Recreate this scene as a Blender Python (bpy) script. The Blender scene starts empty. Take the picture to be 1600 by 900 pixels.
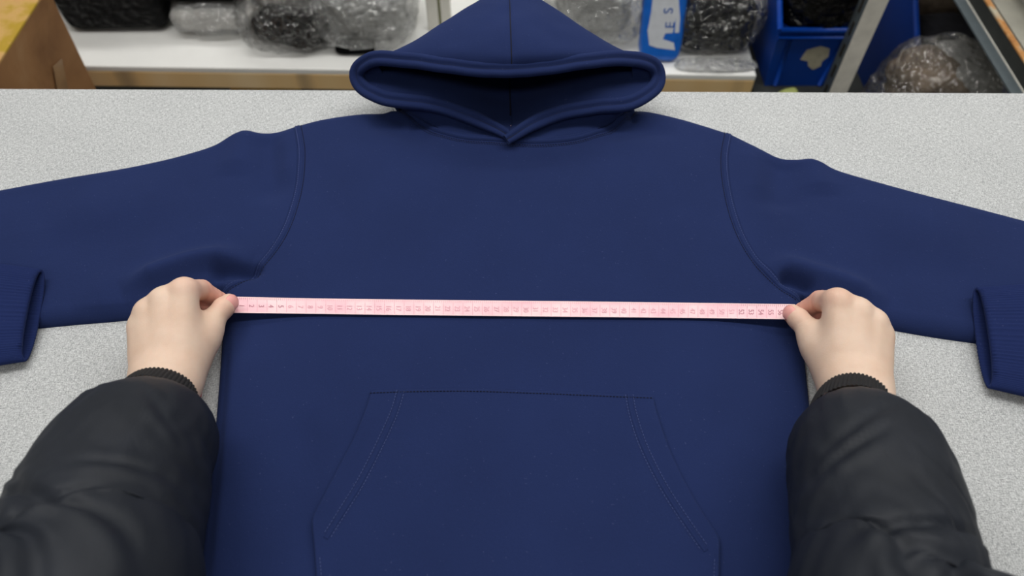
import bpy, math, random
import numpy as np
from mathutils import Vector, Matrix, noise as mnoise
random.seed(4); rng = np.random.default_rng(4)
S = bpy.context.scene; C = S.collection
# ------------------------------------------------------------------ camera, world, lights, exposure
T = 0.85                      # table top height
CAMH = 0.66                   # camera above the table
F = 1164.0                    # focal length in pixels of the 1600x900 frame
PITCH = math.radians(54)
SP, CP = math.sin(PITCH), math.cos(PITCH)
cam_d = bpy.data.cameras.new('camera'); cam = bpy.data.objects.new('camera', cam_d); C.objects.link(cam)
cam.location = (0, 0, T + CAMH); cam.rotation_euler = (math.pi/2 - PITCH, 0, 0)
cam_d.sensor_width = 36; cam_d.lens = 36 * F / 1600; cam_d.clip_start = 0.02
cam_d.dof.use_dof = True; cam_d.dof.focus_distance = 0.80; cam_d.dof.aperture_fstop = 4.6
S.camera = cam
S.view_settings.view_transform = 'Standard'; S.view_settings.look = 'None'
S.view_settings.gamma = 1.0; S.view_settings.use_curve_mapping = False
S.view_settings.exposure = -1.05
w = bpy.data.worlds.new('world'); S.world = w; w.use_nodes = True
w.node_tree.nodes['Background'].inputs[0].default_value = (0.9, 0.95, 1, 1)
w.node_tree.nodes['Background'].inputs[1].default_value = 0.35
CEIL = 3.0
LAMPS = [(-1.0, 0.95, 32), (0.35, 0.95, 32), (1.7, 0.95, 28), (-1.0, 2.4, 22), (0.35, 2.4, 22), (1.7, 2.4, 18), (-1.0, -1.0, 15), (0.35, -1.0, 15)]
for lx, ly, lp in LAMPS:      # the tubes of the ceiling fixtures built below
    ld = bpy.data.lights.new('fluorescent_light', 'AREA'); ld.shape = 'RECTANGLE'; ld.size = 1.15; ld.size_y = 0.26
    ld.energy = lp; ld.color = (1.0, 0.985, 0.95)
    lo = bpy.data.objects.new('fluorescent_light', ld); C.objects.link(lo); lo.location = (lx, ly, CEIL - 0.125)

# ------------------------------------------------------------------ picture point -> place in the room
def ray(px, py):
    u, v = (px - 800) / F, (py - 450) / F
    return np.array([u, CP - v*SP, -(SP + v*CP)])
def Gz(px, py, z):            # point at world height z
    r = ray(px, py); return np.array([0, 0, T + CAMH]) + r * ((z - T - CAMH) / r[2])
def G(px, py, h=0.0):         # point h above the table
    return Gz(px, py, T + h)
def GY(px, py, Y):            # point at distance Y in front of the camera
    r = ray(px, py); return np.array([0, 0, T + CAMH]) + r * (Y / r[1])
def G2(pts): return np.array([G(*p)[:2] for p in pts])
def GH(pts): return np.array([G(*p) for p in pts])

# ------------------------------------------------------------------ helpers
def col(h):                   # sRGB 0-255 -> linear
    return tuple((c/255/12.92 if c/255 <= 0.04045 else ((c/255+0.055)/1.055)**2.4) for c in h) + (1,)
def thing(name, label, cat, loc=(0, 0, 0), group=None):
    o = bpy.data.objects.new(name, None); C.objects.link(o); o.location = loc; o.empty_display_size = .05
    o['label'] = label; o['category'] = cat
    if group: o['group'] = group
    return o
def tag(o, label, cat, group=None):
    o['label'] = label; o['category'] = cat
    if group: o['group'] = group
    return o
def base_of(p):
    v = Vector((0, 0, 0))
    while p is not None: v += p.location; p = p.parent
    return v
def mesh(name, v, f, mat, parent=None, smooth=True, loc=None, kind=None, label=None):
    v = np.asarray(v, float)
    off = np.array(base_of(parent)) if parent is not None else np.array(loc if loc is not None else (0, 0, 0), float)
    me = bpy.data.meshes.new(name); me.from_pydata((v - off).tolist(), [], [list(map(int, q)) for q in f]); me.update()
    if smooth: me.polygons.foreach_set('use_smooth', [True]*len(me.polygons))
    if mat is not None: me.materials.append(mat)
    o = bpy.data.objects.new(name, me); C.objects.link(o)
    if parent is not None: o.parent = parent
    elif loc is not None: o.location = loc
    if kind: o['kind'] = kind
    if label: o['label'] = label
    return o
class MB:
    def __init__(s): s.v = []; s.f = []; s.n = 0
    def add(s, v, f):
        s.v.append(np.asarray(v, float)); s.f += [tuple(i + s.n for i in q) for q in f]; s.n += len(v); return s
    def box(s, c, size, rz=0, rx=0, ry=0, bev=0):
        c = np.array(c, float); x, y, z = [k/2 for k in size]; b = min(bev, x*.9, y*.9, z*.9)
        R = np.array((Matrix.Rotation(rz, 3, 'Z') @ Matrix.Rotation(ry, 3, 'Y') @ Matrix.Rotation(rx, 3, 'X')))
        if b <= 0:
            v = [(i*x, j*y, k*z) for k in (-1, 1) for j in (-1, 1) for i in (-1, 1)]
            f = [(0, 2, 3, 1), (4, 5, 7, 6), (0, 1, 5, 4), (2, 6, 7, 3), (0, 4, 6, 2), (1, 3, 7, 5)]
        else:
            v = []; f = []
            rings = [(-z, b), (-z + b, 0), (z - b, 0), (z, b)]
            for zz, ins in rings:
                X, Y = x - ins, y - ins
                v += [(-X+b, -Y, zz), (X-b, -Y, zz), (X, -Y+b, zz), (X, Y-b, zz), (X-b, Y, zz), (-X+b, Y, zz), (-X, Y-b, zz), (-X, -Y+b, zz)]
            for r in range(3):
                for i in range(8):
                    f.append((r*8+i, r*8+(i+1) % 8, r*8+8+(i+1) % 8, r*8+8+i))
            f.append(tuple(range(7, -1, -1))); f.append(tuple(range(24, 32)))
        return s.add(np.array(v) @ R.T + c, f)
    def tube(s, pts, r, n=10, caps=True):
        pts = np.asarray(pts, float); r = np.broadcast_to(r, len(pts)); t = np.gradient(pts, axis=0)
        t /= np.linalg.norm(t, axis=1)[:, None] + 1e-12
        ref = np.array([0, 0, 1.0]) if abs(t[0][2]) < .9 else np.array([1.0, 0, 0])
        v = []
        for i, p in enumerate(pts):
            a = np.cross(t[i], ref); a /= np.linalg.norm(a) + 1e-12; b = np.cross(t[i], a)
            for k in range(n):
                q = 2*math.pi*k/n; v.append(p + r[i]*(math.cos(q)*a + math.sin(q)*b))
        f = grid_faces(len(pts), n, wrap=True)
        if caps: f += [tuple(range(n)), tuple(range((len(pts)-1)*n + n - 1, (len(pts)-1)*n - 1, -1))]
        return s.add(v, f)
    def build(s, name, mat, parent=None, smooth=False, **k):
        return mesh(name, np.concatenate(s.v), s.f, mat, parent, smooth, **k)
def grid_faces(nu, nv, wrap=False):
    f = []
    for i in range(nu-1):
        for j in range(nv if wrap else nv-1):
            j2 = (j+1) % nv
            f.append((i*nv+j, i*nv+j2, (i+1)*nv+j2, (i+1)*nv+j))
    return f
def cat(P, n, closed=False):  # Catmull-Rom through P, n samples evenly by length
    P = np.asarray(P, float); m = len(P)
    if closed: Q = np.concatenate([P[-1:], P, P[:2]])
    else: Q = np.concatenate([2*P[:1]-P[1:2], P, 2*P[-1:]-P[-2:-1]])
    out = []; segs = m if closed else m-1
    for i in range(segs):
        a, b, c, d = Q[i], Q[i+1], Q[i+2], Q[i+3]
        t = np.linspace(0, 1, 24, endpoint=False)[:, None]
        out.append(.5*(2*b + (c-a)*t + (2*a-5*b+4*c-d)*t**2 + (3*b-a-3*c+d)*t**3))
    out.append((P[:1] if closed else P[-1:])); out = np.concatenate(out)
    L = np.concatenate([[0], np.cumsum(np.linalg.norm(np.diff(out[:, :3], axis=0), axis=1))])
    tt = np.linspace(0, L[-1], n, endpoint=not closed)
    return np.stack([np.interp(tt, L, out[:, k]) for k in range(out.shape[1])], 1)
def lin(P, n):
    P = np.asarray(P, float); L = np.concatenate([[0], np.cumsum(np.linalg.norm(np.diff(P, axis=0), axis=1))])
    tt = np.linspace(0, L[-1], n); return np.stack([np.interp(tt, L, P[:, k]) for k in range(P.shape[1])], 1)
def dist_poly(P, poly):       # distance of points P (n,2) to a polyline and parameter 0..1 of the nearest place
    P = np.asarray(P)[:, :2]; best = np.full(len(P), 1e9); par = np.zeros(len(P)); m = len(poly)-1
    for i in range(m):
        a, b = poly[i], poly[i+1]; ab = b-a
        t = np.clip(((P-a) @ ab) / (ab @ ab + 1e-15), 0, 1)
        d = np.linalg.norm(P - a - t[:, None]*ab, axis=1); k = d < best
        best[k] = d[k]; par[k] = (i + t[k]) / m
    return best, par
def coons(top, bot, left, right, su, sv):   # boundary curves as dense arrays, su/sv parameter samples
    def ev(c, t):
        x = np.linspace(0, 1, len(c)); return np.stack([np.interp(t, x, c[:, k]) for k in range(c.shape[1])], 1)
    A, B, L, R = ev(top, su), ev(bot, su), ev(left, sv), ev(right, sv)
    u, v = su[None, :, None], sv[:, None, None]
    P = (1-v)*A[None] + v*B[None] + (1-u)*L[:, None] + u*R[:, None] - ((1-u)*(1-v)*A[0] + u*(1-v)*A[-1] + (1-u)*v*B[0] + u*v*B[-1])
    return P                   # (nv, nu, 2)
def nz(p, sc, seed=0): return mnoise.noise(Vector((p[0]*sc + seed, p[1]*sc - seed, p[2]*sc + 2*seed)))

# ------------------------------------------------------------------ materials
class NT:
    def __init__(s, name):
        s.m = bpy.data.materials.new(name); s.m.use_nodes = True; s.t = s.m.node_tree; s.n = s.t.nodes; s.l = s.t.links
        s.b = s.n['Principled BSDF']; s.out = s.n['Material Output']
    def node(s, k, **kw):
        n = s.n.new(k)
        for a, b in kw.items():
            if a.startswith('_'): n.inputs[a[1:].replace('_', ' ')].default_value = b
            else: setattr(n, a, b)
        return n
    def link(s, a, b): s.l.new(a, b); return s
    def coord(s, scale=(1, 1, 1), rot=(0, 0, 0)):
        c = s.node('ShaderNodeTexCoord'); m = s.node('ShaderNodeMapping'); m.inputs['Scale'].default_value = scale; m.inputs['Rotation'].default_value = rot
        s.link(c.outputs['Object'], m.inputs['Vector']); return m.outputs['Vector']
    def noise(s, sc, detail=3, rough=.55, vec=None, dist=0):
        n = s.node('ShaderNodeTexNoise'); n.inputs['Scale'].default_value = sc; n.inputs['Detail'].default_value = detail
        n.inputs['Roughness'].default_value = rough; n.inputs['Distortion'].default_value = dist
        s.link(vec if vec is not None else s.coord(), n.inputs['Vector']); return n.outputs['Fac']
    def ramp(s, fac, stops):
        r = s.node('ShaderNodeValToRGB'); e = r.color_ramp.elements
        while len(e) < len(stops): e.new(.5)
        for q, (p, c) in zip(e, stops): q.position = p; q.color = c
        s.link(fac, r.inputs['Fac']); return r.outputs['Color']
    def mix(s, fac, a, b, mode='MIX'):
        m = s.node('ShaderNodeMix', data_type='RGBA', blend_type=mode)
        for sock, val in ((m.inputs[0], fac), (m.inputs[6], a), (m.inputs[7], b)):
            if hasattr(val, 'is_output'): s.link(val, sock)
            else: sock.default_value = val
        return m.outputs[2]
    def math(s, op, a, b=0):
        m = s.node('ShaderNodeMath', operation=op)
        for i, val in enumerate((a, b)):
            if hasattr(val, 'is_output'): s.link(val, m.inputs[i])
            else: m.inputs[i].default_value = val
        return m.outputs[0]
    def bump(s, h, strength=.3, dist=.001):
        b = s.node('ShaderNodeBump'); b.inputs['Strength'].default_value = strength; b.inputs['Distance'].default_value = dist
        s.link(h, b.inputs['Height']); s.link(b.outputs['Normal'], s.b.inputs['Normal']); return s
    def set(s, **k):
        for a, v in k.items():
            i = s.b.inputs[a.replace('_', ' ')]
            if hasattr(v, 'is_output'): s.link(v, i)
            else: i.default_value = v
        return s
def simple(name, rgb, rough=.6, metal=0, var=.12, sc=20, bump=0, bsc=200, bd=.001, spec=.4, **k):
    t = NT(name); c = col(rgb); n = t.noise(sc)
    d = tuple(x*(1-var) for x in c[:3]) + (1,); l = tuple(min(1, x*(1+var)) for x in c[:3]) + (1,)
    t.set(Base_Color=t.ramp(n, [(.3, d), (.7, l)]), Roughness=rough, Metallic=metal, **k)
    t.b.inputs['Specular IOR Level'].default_value = spec
    if bump: t.bump(t.noise(bsc, 2), bump, bd)
    return t.m

def fleece(name, rgb, ribs=False):
    t = NT(name); c = col(rgb)
    big = t.noise(9, 3); fine = t.noise(1400, 2, .6); lint = t.noise(420, 1, .5)
    k = t.ramp(big, [(.3, tuple(x*.9 for x in c[:3])+(1,)), (.7, tuple(x*1.1 for x in c[:3])+(1,))])
    k = t.mix(t.math('MULTIPLY', fine, .55), k, tuple(x*2.0 for x in c[:3])+(1,))
    spk = t.ramp(lint, [(.735, (0, 0, 0, 1)), (.80, (1, 1, 1, 1))])
    k = t.mix(t.math('MULTIPLY', spk, .16), k, col((120, 130, 165)))
    t.set(Base_Color=k, Roughness=.95, Sheen_Weight=.10, Sheen_Roughness=.5, Sheen_Tint=col((120, 140, 200)))
    t.b.inputs['Specular IOR Level'].default_value = .12
    t.bump(t.math('ADD', t.noise(1100, 2), t.noise(300, 2)), .22, .0006)
    return t.m
M = {}
M['navy'] = fleece('navy_fleece', (27, 38, 75))
M['rib'] = fleece('navy_rib_knit', (25, 36, 76))
M['stitch'] = simple('navy_thread', (66, 79, 128), .7)
M['stitch_dark'] = simple('dark_thread', (11, 15, 36), .9)

def linen():
    t = NT('grey_woven_cloth')
    a = t.noise(1, 3, .6, t.coord((1100, 220, 100)), .4); b = t.noise(1, 3, .6, t.coord((220, 1100, 100)), .4)
    c = t.noise(760, 2, .6); big = t.noise(7, 3)
    s_ = t.math('ADD', t.math('MULTIPLY', t.math('ADD', a, b), .34), t.math('MULTIPLY', c, .34))
    k = t.ramp(s_, [(.39, col((128, 130, 132))), (.5, col((179, 181, 183))), (.60, col((218, 220, 221)))])
    k = t.mix(.16, k, t.ramp(big, [(.3, col((158, 161, 164))), (.7, col((204, 206, 207)))]))
    t.set(Base_Color=k, Roughness=.95); t.b.inputs['Specular IOR Level'].default_value = .1
    t.bump(s_, .45, .0012); return t.m
M['linen'] = linen()

def skin():
    t = NT('skin')
    n = t.noise(38, 3); f = t.noise(260, 2)
    k = t.ramp(n, [(.3, col((219, 188, 167))), (.7, col((228, 201, 182)))])
    at = t.node('ShaderNodeAttribute', attribute_name='flush')
    k = t.mix(at.outputs['Fac'], k, col((222, 148, 132)))
    t.set(Base_Color=k, Roughness=.5, Subsurface_Weight=.12, Subsurface_Scale=.004, Subsurface_Radius=(1, .35, .2))
    t.b.inputs['Specular IOR Level'].default_value = .35
    v = t.node('ShaderNodeTexVoronoi'); v.inputs['Scale'].default_value = 900; t.link(t.coord(), v.inputs['Vector'])
    t.bump(t.math('ADD', v.outputs['Distance'], f), .10, .0006); return t.m
M['skin'] = skin()
M['nail'] = simple('nail', (232, 166, 160), .25, var=.05, sc=60)
M['nail_edge'] = simple('nail_edge', (240, 214, 200), .35, var=.03)
def nylon():
    t = NT('black_nylon'); n = t.noise(16, 3)
    t.set(Base_Color=t.ramp(n, [(.3, col((24, 28, 36))), (.7, col((31, 35, 44)))]), Roughness=.55)
    t.b.inputs['Specular IOR Level'].default_value = .25
    t.bump(t.math('ADD', t.noise(1, 3, .6, t.coord((60, 25, 40)), 1.2), t.math('MULTIPLY', t.noise(900, 1), .25)), .16, .003); return t.m
M['nylon'] = nylon()
M['knit_black'] = simple('black_knit', (21, 22, 27), .9, var=.15, sc=80, bump=.3, bsc=1200)
def tape_mat(name, a, b):
    t = NT(name); y = t.node('ShaderNodeSeparateXYZ'); t.link(t.coord(), y.inputs[0])
    n = t.noise(30, 3); k = t.ramp(n, [(.35, col(a)), (.65, col(b))])
    t.set(Base_Color=k, Roughness=.38); return t.m
M['tape'] = tape_mat('pink_vinyl', (242, 192, 203), (247, 216, 220))
M['tape_red'] = simple('dark_red_vinyl', (150, 14, 44), .35)
M['tape_edge'] = simple('pale_pink_vinyl', (250, 214, 218), .4, var=.03)
M['print_faint'] = simple('faded_print', (231, 174, 188), .5, var=.04)
M['print'] = simple('grey_print', (190, 130, 146), .5, var=.1, sc=300)

def carton_mat():
    t = NT('brown_cardboard'); n = t.noise(5, 4, .6, None, .6); f = t.noise(1, 2, .5, t.coord((8, 8, 240)))
    k = t.ramp(n, [(.3, col((128, 88, 52))), (.6, col((160, 116, 74))), (.8, col((178, 140, 100)))])
    k = t.mix(t.math('MULTIPLY', f, .15), k, col((120, 85, 50)))
    t.set(Base_Color=k, Roughness=.75); return t.m
M['carton'] = carton_mat()
def carton_top():
    t = NT('stained_cardboard'); n = t.noise(9, 4, .6)
    t.set(Base_Color=t.ramp(n, [(.4, col((196, 152, 98))), (.52, col((198, 158, 92))), (.6, col((176, 144, 40)))]), Roughness=.75); return t.m
M['carton_top'] = carton_top()
M['ptape'] = simple('clear_packing_tape', (150, 118, 86), .22, var=.15)
M['white_board'] = simple('white_laminate', (240, 240, 238), .35, var=.04, sc=6)
def beam():
    t = NT('tan_metal_edge'); n = t.noise(1, 2, .5, t.coord((5.5, .5, .5)))  # dark noise patches paint reflections into the tan metal
    t.set(Base_Color=t.ramp(n, [(.36, col((140, 122, 104))), (.46, col((236, 200, 144))), (.7, col((246, 218, 172)))]), Roughness=.4, Metallic=.1); return t.m
M['beam'] = beam()
M['black_cloth'] = simple('black_cloth', (11, 11, 13), .9, var=.3, sc=30, bump=.3, bsc=30, bd=.01, spec=.08)
M['dark_cloth'] = simple('charcoal_cloth', (38, 38, 46), .85, var=.5, sc=14, bump=.4, bsc=50, bd=.01)
M['grey_cloth'] = simple('grey_cloth', (150, 150, 148), .85, var=.25, sc=18, bump=.4, bsc=50, bd=.01)
M['white_cloth'] = simple('white_cloth', (205, 203, 198), .85, var=.12, sc=18, bump=.4, bsc=50, bd=.01)
M['brown_cloth'] = simple('brown_grey_cloth', (112, 98, 84), .85, var=.45, sc=22, bump=.4, bsc=50, bd=.01)
def film(name, haze=.018, tint=(235, 238, 240), rough=.10, spec=.07, fr=.55):
    t = NT(name); n = t.n; n.remove(t.b)
    vec = t.coord((1, 1, 1))
    bp = t.node('ShaderNodeBump'); bp.inputs['Strength'].default_value = .9; bp.inputs['Distance'].default_value = .02
    t.link(t.math('ADD', t.noise(22, 2, .5, vec, 1.5), t.noise(60, 1, .5, vec, .8)), bp.inputs['Height'])
    tr = t.node('ShaderNodeBsdfTransparent'); tr.inputs[0].default_value = (.96, .96, .96, 1)
    gl = t.node('ShaderNodeBsdfGlossy'); gl.inputs['Roughness'].default_value = rough; gl.inputs['Color'].default_value = (1, 1, 1, 1)
    df = t.node('ShaderNodeBsdfDiffuse'); df.inputs[0].default_value = col(tint)
    lw = t.node('ShaderNodeLayerWeight'); lw.inputs['Blend'].default_value = .35
    for q in (gl, df, lw): t.link(bp.outputs[0], q.inputs['Normal'])
    m1 = t.node('ShaderNodeMixShader'); m1.inputs[0].default_value = haze; t.link(tr.outputs[0], m1.inputs[1]); t.link(df.outputs[0], m1.inputs[2])
    m2 = t.node('ShaderNodeMixShader'); fac = t.math('ADD', t.math('MULTIPLY', lw.outputs['Fresnel'], fr), spec)
    t.link(fac, m2.inputs[0]); t.link(m1.outputs[0], m2.inputs[1]); t.link(gl.outputs[0], m2.inputs[2])
    t.link(m2.outputs[0], t.out.inputs[0]); return t.m
M['film'] = film('clear_poly_film')
M['film_milky'] = film('milky_poly_film', .22, spec=.09)
M['film_tight'] = film('tight_clear_film', .002, spec=.0, fr=.12)
M['film_black'] = simple('black_poly_film', (12, 12, 13), .18, var=.2, sc=30, bump=.9, bsc=45, bd=.02)
M['blue_bin'] = simple('blue_polypropylene', (0, 58, 150), .38, var=.08, sc=8)
M['blue_pack'] = simple('blue_printed_film', (18, 98, 196), .3, var=.1, sc=25, bump=.4, bsc=40, bd=.006)
M['pack_white'] = simple('white_printed_film', (206, 210, 218), .35, var=.06, sc=40)
M['pack_letter'] = simple('blue_print', (44, 96, 178), .4, var=.08)
M['sticker'] = simple('torn_paper_sticker', (184, 178, 158), .8, var=.12, sc=60)
M['steel'] = simple('galvanised_steel', (226, 223, 214), .45, .0, var=.10, sc=30)
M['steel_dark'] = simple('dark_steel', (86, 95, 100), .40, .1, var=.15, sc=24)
M['steel_shade'] = simple('shade_dark_steel', (56, 58, 56), .55, .2, var=.2, sc=20)  # steel with shade put into its dark colour, for rail web and deck
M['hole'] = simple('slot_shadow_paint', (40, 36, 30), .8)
def rust():
    t = NT('rusty_edge'); n = t.noise(26, 4, .65)
    t.set(Base_Color=t.ramp(n, [(.38, col((168, 160, 140))), (.52, col((182, 128, 70))), (.7, col((144, 92, 46)))]), Roughness=.7); return t.m
M['rust'] = rust()
M['rack_grey'] = simple('worn_grey_paint', (150, 148, 138), .6, var=.12, sc=18)
M['cream_paint'] = simple('cream_painted_steel', (206, 204, 196), .5, var=.04)
M['yellow'] = simple('yellow_plastic', (196, 146, 14), .5)
M['green'] = simple('pale_green_plastic', (150, 158, 92), .5)
M['concrete'] = simple('concrete_floor', (74, 74, 72), .7, var=.2, sc=5)
M['wall'] = simple('white_wall_paint', (214, 213, 208), .85, var=.03, sc=3)
M['ceil'] = simple('ceiling_paint', (224, 224, 220), .9, var=.02, sc=3)
M['wood'] = simple('plywood', (170, 140, 100), .6, var=.15, sc=9)
def emit(name, e):
    t = NT(name); t.set(Base_Color=(1, 1, 1, 1), Emission_Color=(1, .985, .95, 1), Emission_Strength=e); return t.m
M['tube'] = emit('fluorescent_tube', 6.0)

# ------------------------------------------------------------------ the room
def struct(o): o['kind'] = 'structure'; return o
X0, X1, Y0, Y1 = -3.2, 3.6, -2.6, 3.4
struct(MB().box(((X0+X1)/2, (Y0+Y1)/2, -.05), (X1-X0, Y1-Y0, .1)).build('floor', M['concrete']))
struct(MB().box(((X0+X1)/2, (Y0+Y1)/2, CEIL+.05), (X1-X0, Y1-Y0, .1)).build('ceiling', M['ceil']))
struct(MB().box(((X0+X1)/2, Y1+.05, CEIL/2), (X1-X0, .1, CEIL)).build('wall_back', M['wall']))
struct(MB().box(((X0+X1)/2, Y0-.05, CEIL/2), (X1-X0, .1, CEIL)).build('wall_front', M['wall']))
struct(MB().box((X0-.05, (Y0+Y1)/2, CEIL/2), (.1, Y1-Y0, CEIL)).build('wall_left', M['wall']))
struct(MB().box((X1+.05, (Y0+Y1)/2, CEIL/2), (.1, Y1-Y0, CEIL)).build('wall_right', M['wall']))
for i, (lx, ly, lp) in enumerate(LAMPS):
    o = thing('ceiling_lamp', 'white twin-tube ceiling lamp, ' + ('left', 'middle', 'right')[(lx > -.5) + (lx > 1)] + ' one ' + ('above the far shelves' if ly > 2 else 'above the table' if ly > 0 else 'behind the photographer'), 'lamp', (lx, ly, CEIL), 'ceiling lamps')
    MB().box((lx, ly, CEIL-.04), (1.25, .3, .08), bev=.01).build('housing', M['cream_paint'], o)
    for s_ in (-.08, .08):
        MB().tube([(lx-.56, ly+s_, CEIL-.1), (lx+.56, ly+s_, CEIL-.1)], .013).build('fluorescent_tube', M['tube'], o, True)

# ------------------------------------------------------------------ table
TX, TY0, TY1 = 1.15, -0.12, None
TYL, TYR = G(0, 137)[1], G(1600, 144)[1]      # far edge, a hair out of square
tb = thing('work_table', 'long work table covered with light grey woven cloth', 'table', (0, .35, 0))
sl = (TYR-TYL) / (G(1600, 144)[0] - G(0, 137)[0])
def far(x): return TYL + sl*(x - G(0, 137)[0])
def slab(z0, z1, inset, name, mat, bev=.004):
    xs = np.linspace(-TX+inset, TX-inset, 24); v = []; f = []
    prof = [(z0, 0), (z1-bev, 0), (z1-bev*.3, bev*.3), (z1, bev)]
    for x in xs:
        y0, y1 = TY0+inset, far(x)-inset
        for z, k in prof: v.append((x, y1-k, z))
        for z, k in prof[::-1]: v.append((x, y0+k, z))
    f = grid_faces(len(xs), 8, wrap=True); f += [tuple(range(8)), tuple(range(len(v)-1, len(v)-9, -1))]
    return mesh(name, v, f, mat, tb, smooth=False)
slab(T-.045, T-.006, .006, 'table_board', M['wood'])
slab(T-.05, T, 0, 'cloth_cover', M['linen'])
for x in (-1.05, 1.05):
    for y in (-.04, .70):
        MB().box((x, y, (T-.05)/2), (.05, .05, T-.05), bev=.004).build('leg', M['steel'], tb)
for y in (-.04, .70): MB().box((0, y, .16), (2.05, .03, .03)).build('stretcher', M['steel'], tb)

# ------------------------------------------------------------------ hoodie: one height field over the table carries body, sleeves and seams
armL = [(462, 203), (470, 255), (464, 315), (444, 375), (412, 420), (378, 445), (349, 460)]
armR = [(1141, 215), (1133, 265), (1140, 325), (1160, 385), (1190, 430), (1220, 457), (1249, 471)]
sleeveTopL = [(462, 203), (436, 211), (412, 213), (388, 209), (362, 218), (332, 234), (270, 252), (200, 267), (100, 284), (0, 303), (-110, 326), (-200, 345)]
sleeveTopR = [(1141, 215), (1180, 234), (1214, 251), (1240, 254), (1264, 253), (1300, 269), (1360, 287), (1440, 309), (1520, 329), (1600, 350), (1700, 376), (1780, 396)]
sleeveBotL = [(349, 460), (335, 462), (318, 474), (295, 484), (262, 492), (200, 501), (120, 508), (45, 515), (-60, 522), (-200, 528)]
sleeveBotR = [(1249, 471), (1262, 472), (1280, 484), (1310, 498), (1345, 508), (1385, 515), (1460, 528), (1545, 540), (1640, 552), (1780, 568)]
sideL = [(349, 460), (350, 500), (345, 580), (337, 680), (327, 780), (315, 890), (303, 1000), (296, 1075)]
sideR = [(1249, 471), (1250, 510), (1258, 580), (1268, 680), (1277, 780), (1286, 890), (1297, 1000), (1304, 1075)]
shoulder = [(462, 203), (505, 192), (560, 184), (605, 182), (700, 176), (797, 174), (900, 174), (985, 178), (1015, 180), (1070, 193), (1141, 215)]
hem = [(296, 1075), (550, 1082), (800, 1084), (1050, 1084), (1304, 1075)]
c2 = lambda p, n=120: cat(G2(p), n)
EDGE = [c2(sleeveTopL), c2(sleeveTopR), c2(sleeveBotL), c2(sleeveBotR), c2(sideL), c2(sideR), c2(shoulder)]
FOLD = [  # picture polyline, height, width
    ([(200, 470), (262, 446), (315, 424), (365, 418), (398, 424)], .018, .015),
    ([(330, 446), (360, 437), (398, 436), (420, 428)], -.014, .008),
    ([(120, 480), (210, 455), (300, 400)], .005, .03),
    ([(414, 212), (426, 245), (430, 290), (424, 340)], -.007, .020),
    ([(388, 209), (384, 240), (370, 290)], .007, .022),
    ([(445, 214), (452, 250), (452, 300)], .004, .014),
    ([(300, 300), (200, 330), (80, 350)], .004, .04),
    ([(250, 380), (150, 390), (60, 400)], -.003, .03),
    ([(1180, 440), (1225, 431), (1262, 440), (1310, 456), (1380, 486)], .014, .014),
    ([(1206, 447), (1240, 453), (1268, 466)], -.012, .006),
    ([(1224, 254), (1216, 285), (1212, 320), (1218, 350)], -.008, .022),
    ([(1264, 254), (1268, 285), (1280, 320)], .007, .022),
    ([(1175, 238), (1172, 280), (1180, 330)], .004, .018),
    ([(1300, 330), (1400, 350), (1520, 375)], .004, .04),
    ([(1330, 420), (1420, 432), (1520, 440)], -.003, .03),
    ([(565, 205), (625, 214), (690, 238)], -.005, .014),
    ([(600, 186), (628, 196), (650, 214)], .006, .010),
    ([(720, 262), (800, 258), (880, 262)], -.003, .016),
    ([(985, 178), (984, 193), (990, 206)], -.008, .005),
    ([(930, 226), (990, 217), (1060, 216)], -.005, .014),
    ([(955, 205), (990, 196), (1020, 200)], .004, .009),
    ([(478, 640), (486, 740), (484, 840), (490, 940)], -.004, .018),
    ([(420, 520), (400, 620), (390, 760)], .003, .035),
    ([(1185, 520), (1198, 620), (1205, 740)], -.003, .03),
    ([(362, 500), (356, 600), (345, 720), (330, 860), (322, 980)], -.003, .005),
]
FOLD = [(c2(p, 40), a, wd) for p, a, wd in FOLD]
def hgt(P):
    P = np.asarray(P, float)[:, :2]
    d = np.full(len(P), 1e9)
    for e in EDGE: d = np.minimum(d, dist_poly(P, e)[0])
    k = np.clip(d/.018, 0, 1)
    h = .013*np.sqrt(np.clip(1-(1-k)**2, 0, 1)) + .003*np.clip(d/.09, 0, 1)
    inside = np.clip(d/.012, 0, 1)
    for poly, a, wd in FOLD:
        dd, t = dist_poly(P, poly); tp = np.clip(np.minimum(t, 1-t)*4, 0, 1); tp = tp*tp*(3-2*tp) if a < 0 else np.sqrt(tp)*tp**.5
        h = h + a*np.exp(-(dd/wd)**2)*tp*inside
    n = np.array([mnoise.noise(Vector((p[0]*7, p[1]*7, 3.3))) for p in P])*.0011 + np.array([mnoise.noise(Vector((p[0]*22, p[1]*22, 8.1))) for p in P])*.00035
    return np.maximum(h + n*inside, .0004)
hoodie = thing('hoodie', 'navy blue pullover hoodie spread flat on the grey table', 'hoodie', tuple(G(800, 560)))
def smp(n, e=.0):              # samples 0..1, denser near both ends
    t = np.linspace(0, 1, n); return (1-e)*t + e*(.5-.5*np.cos(math.pi*t))
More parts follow.
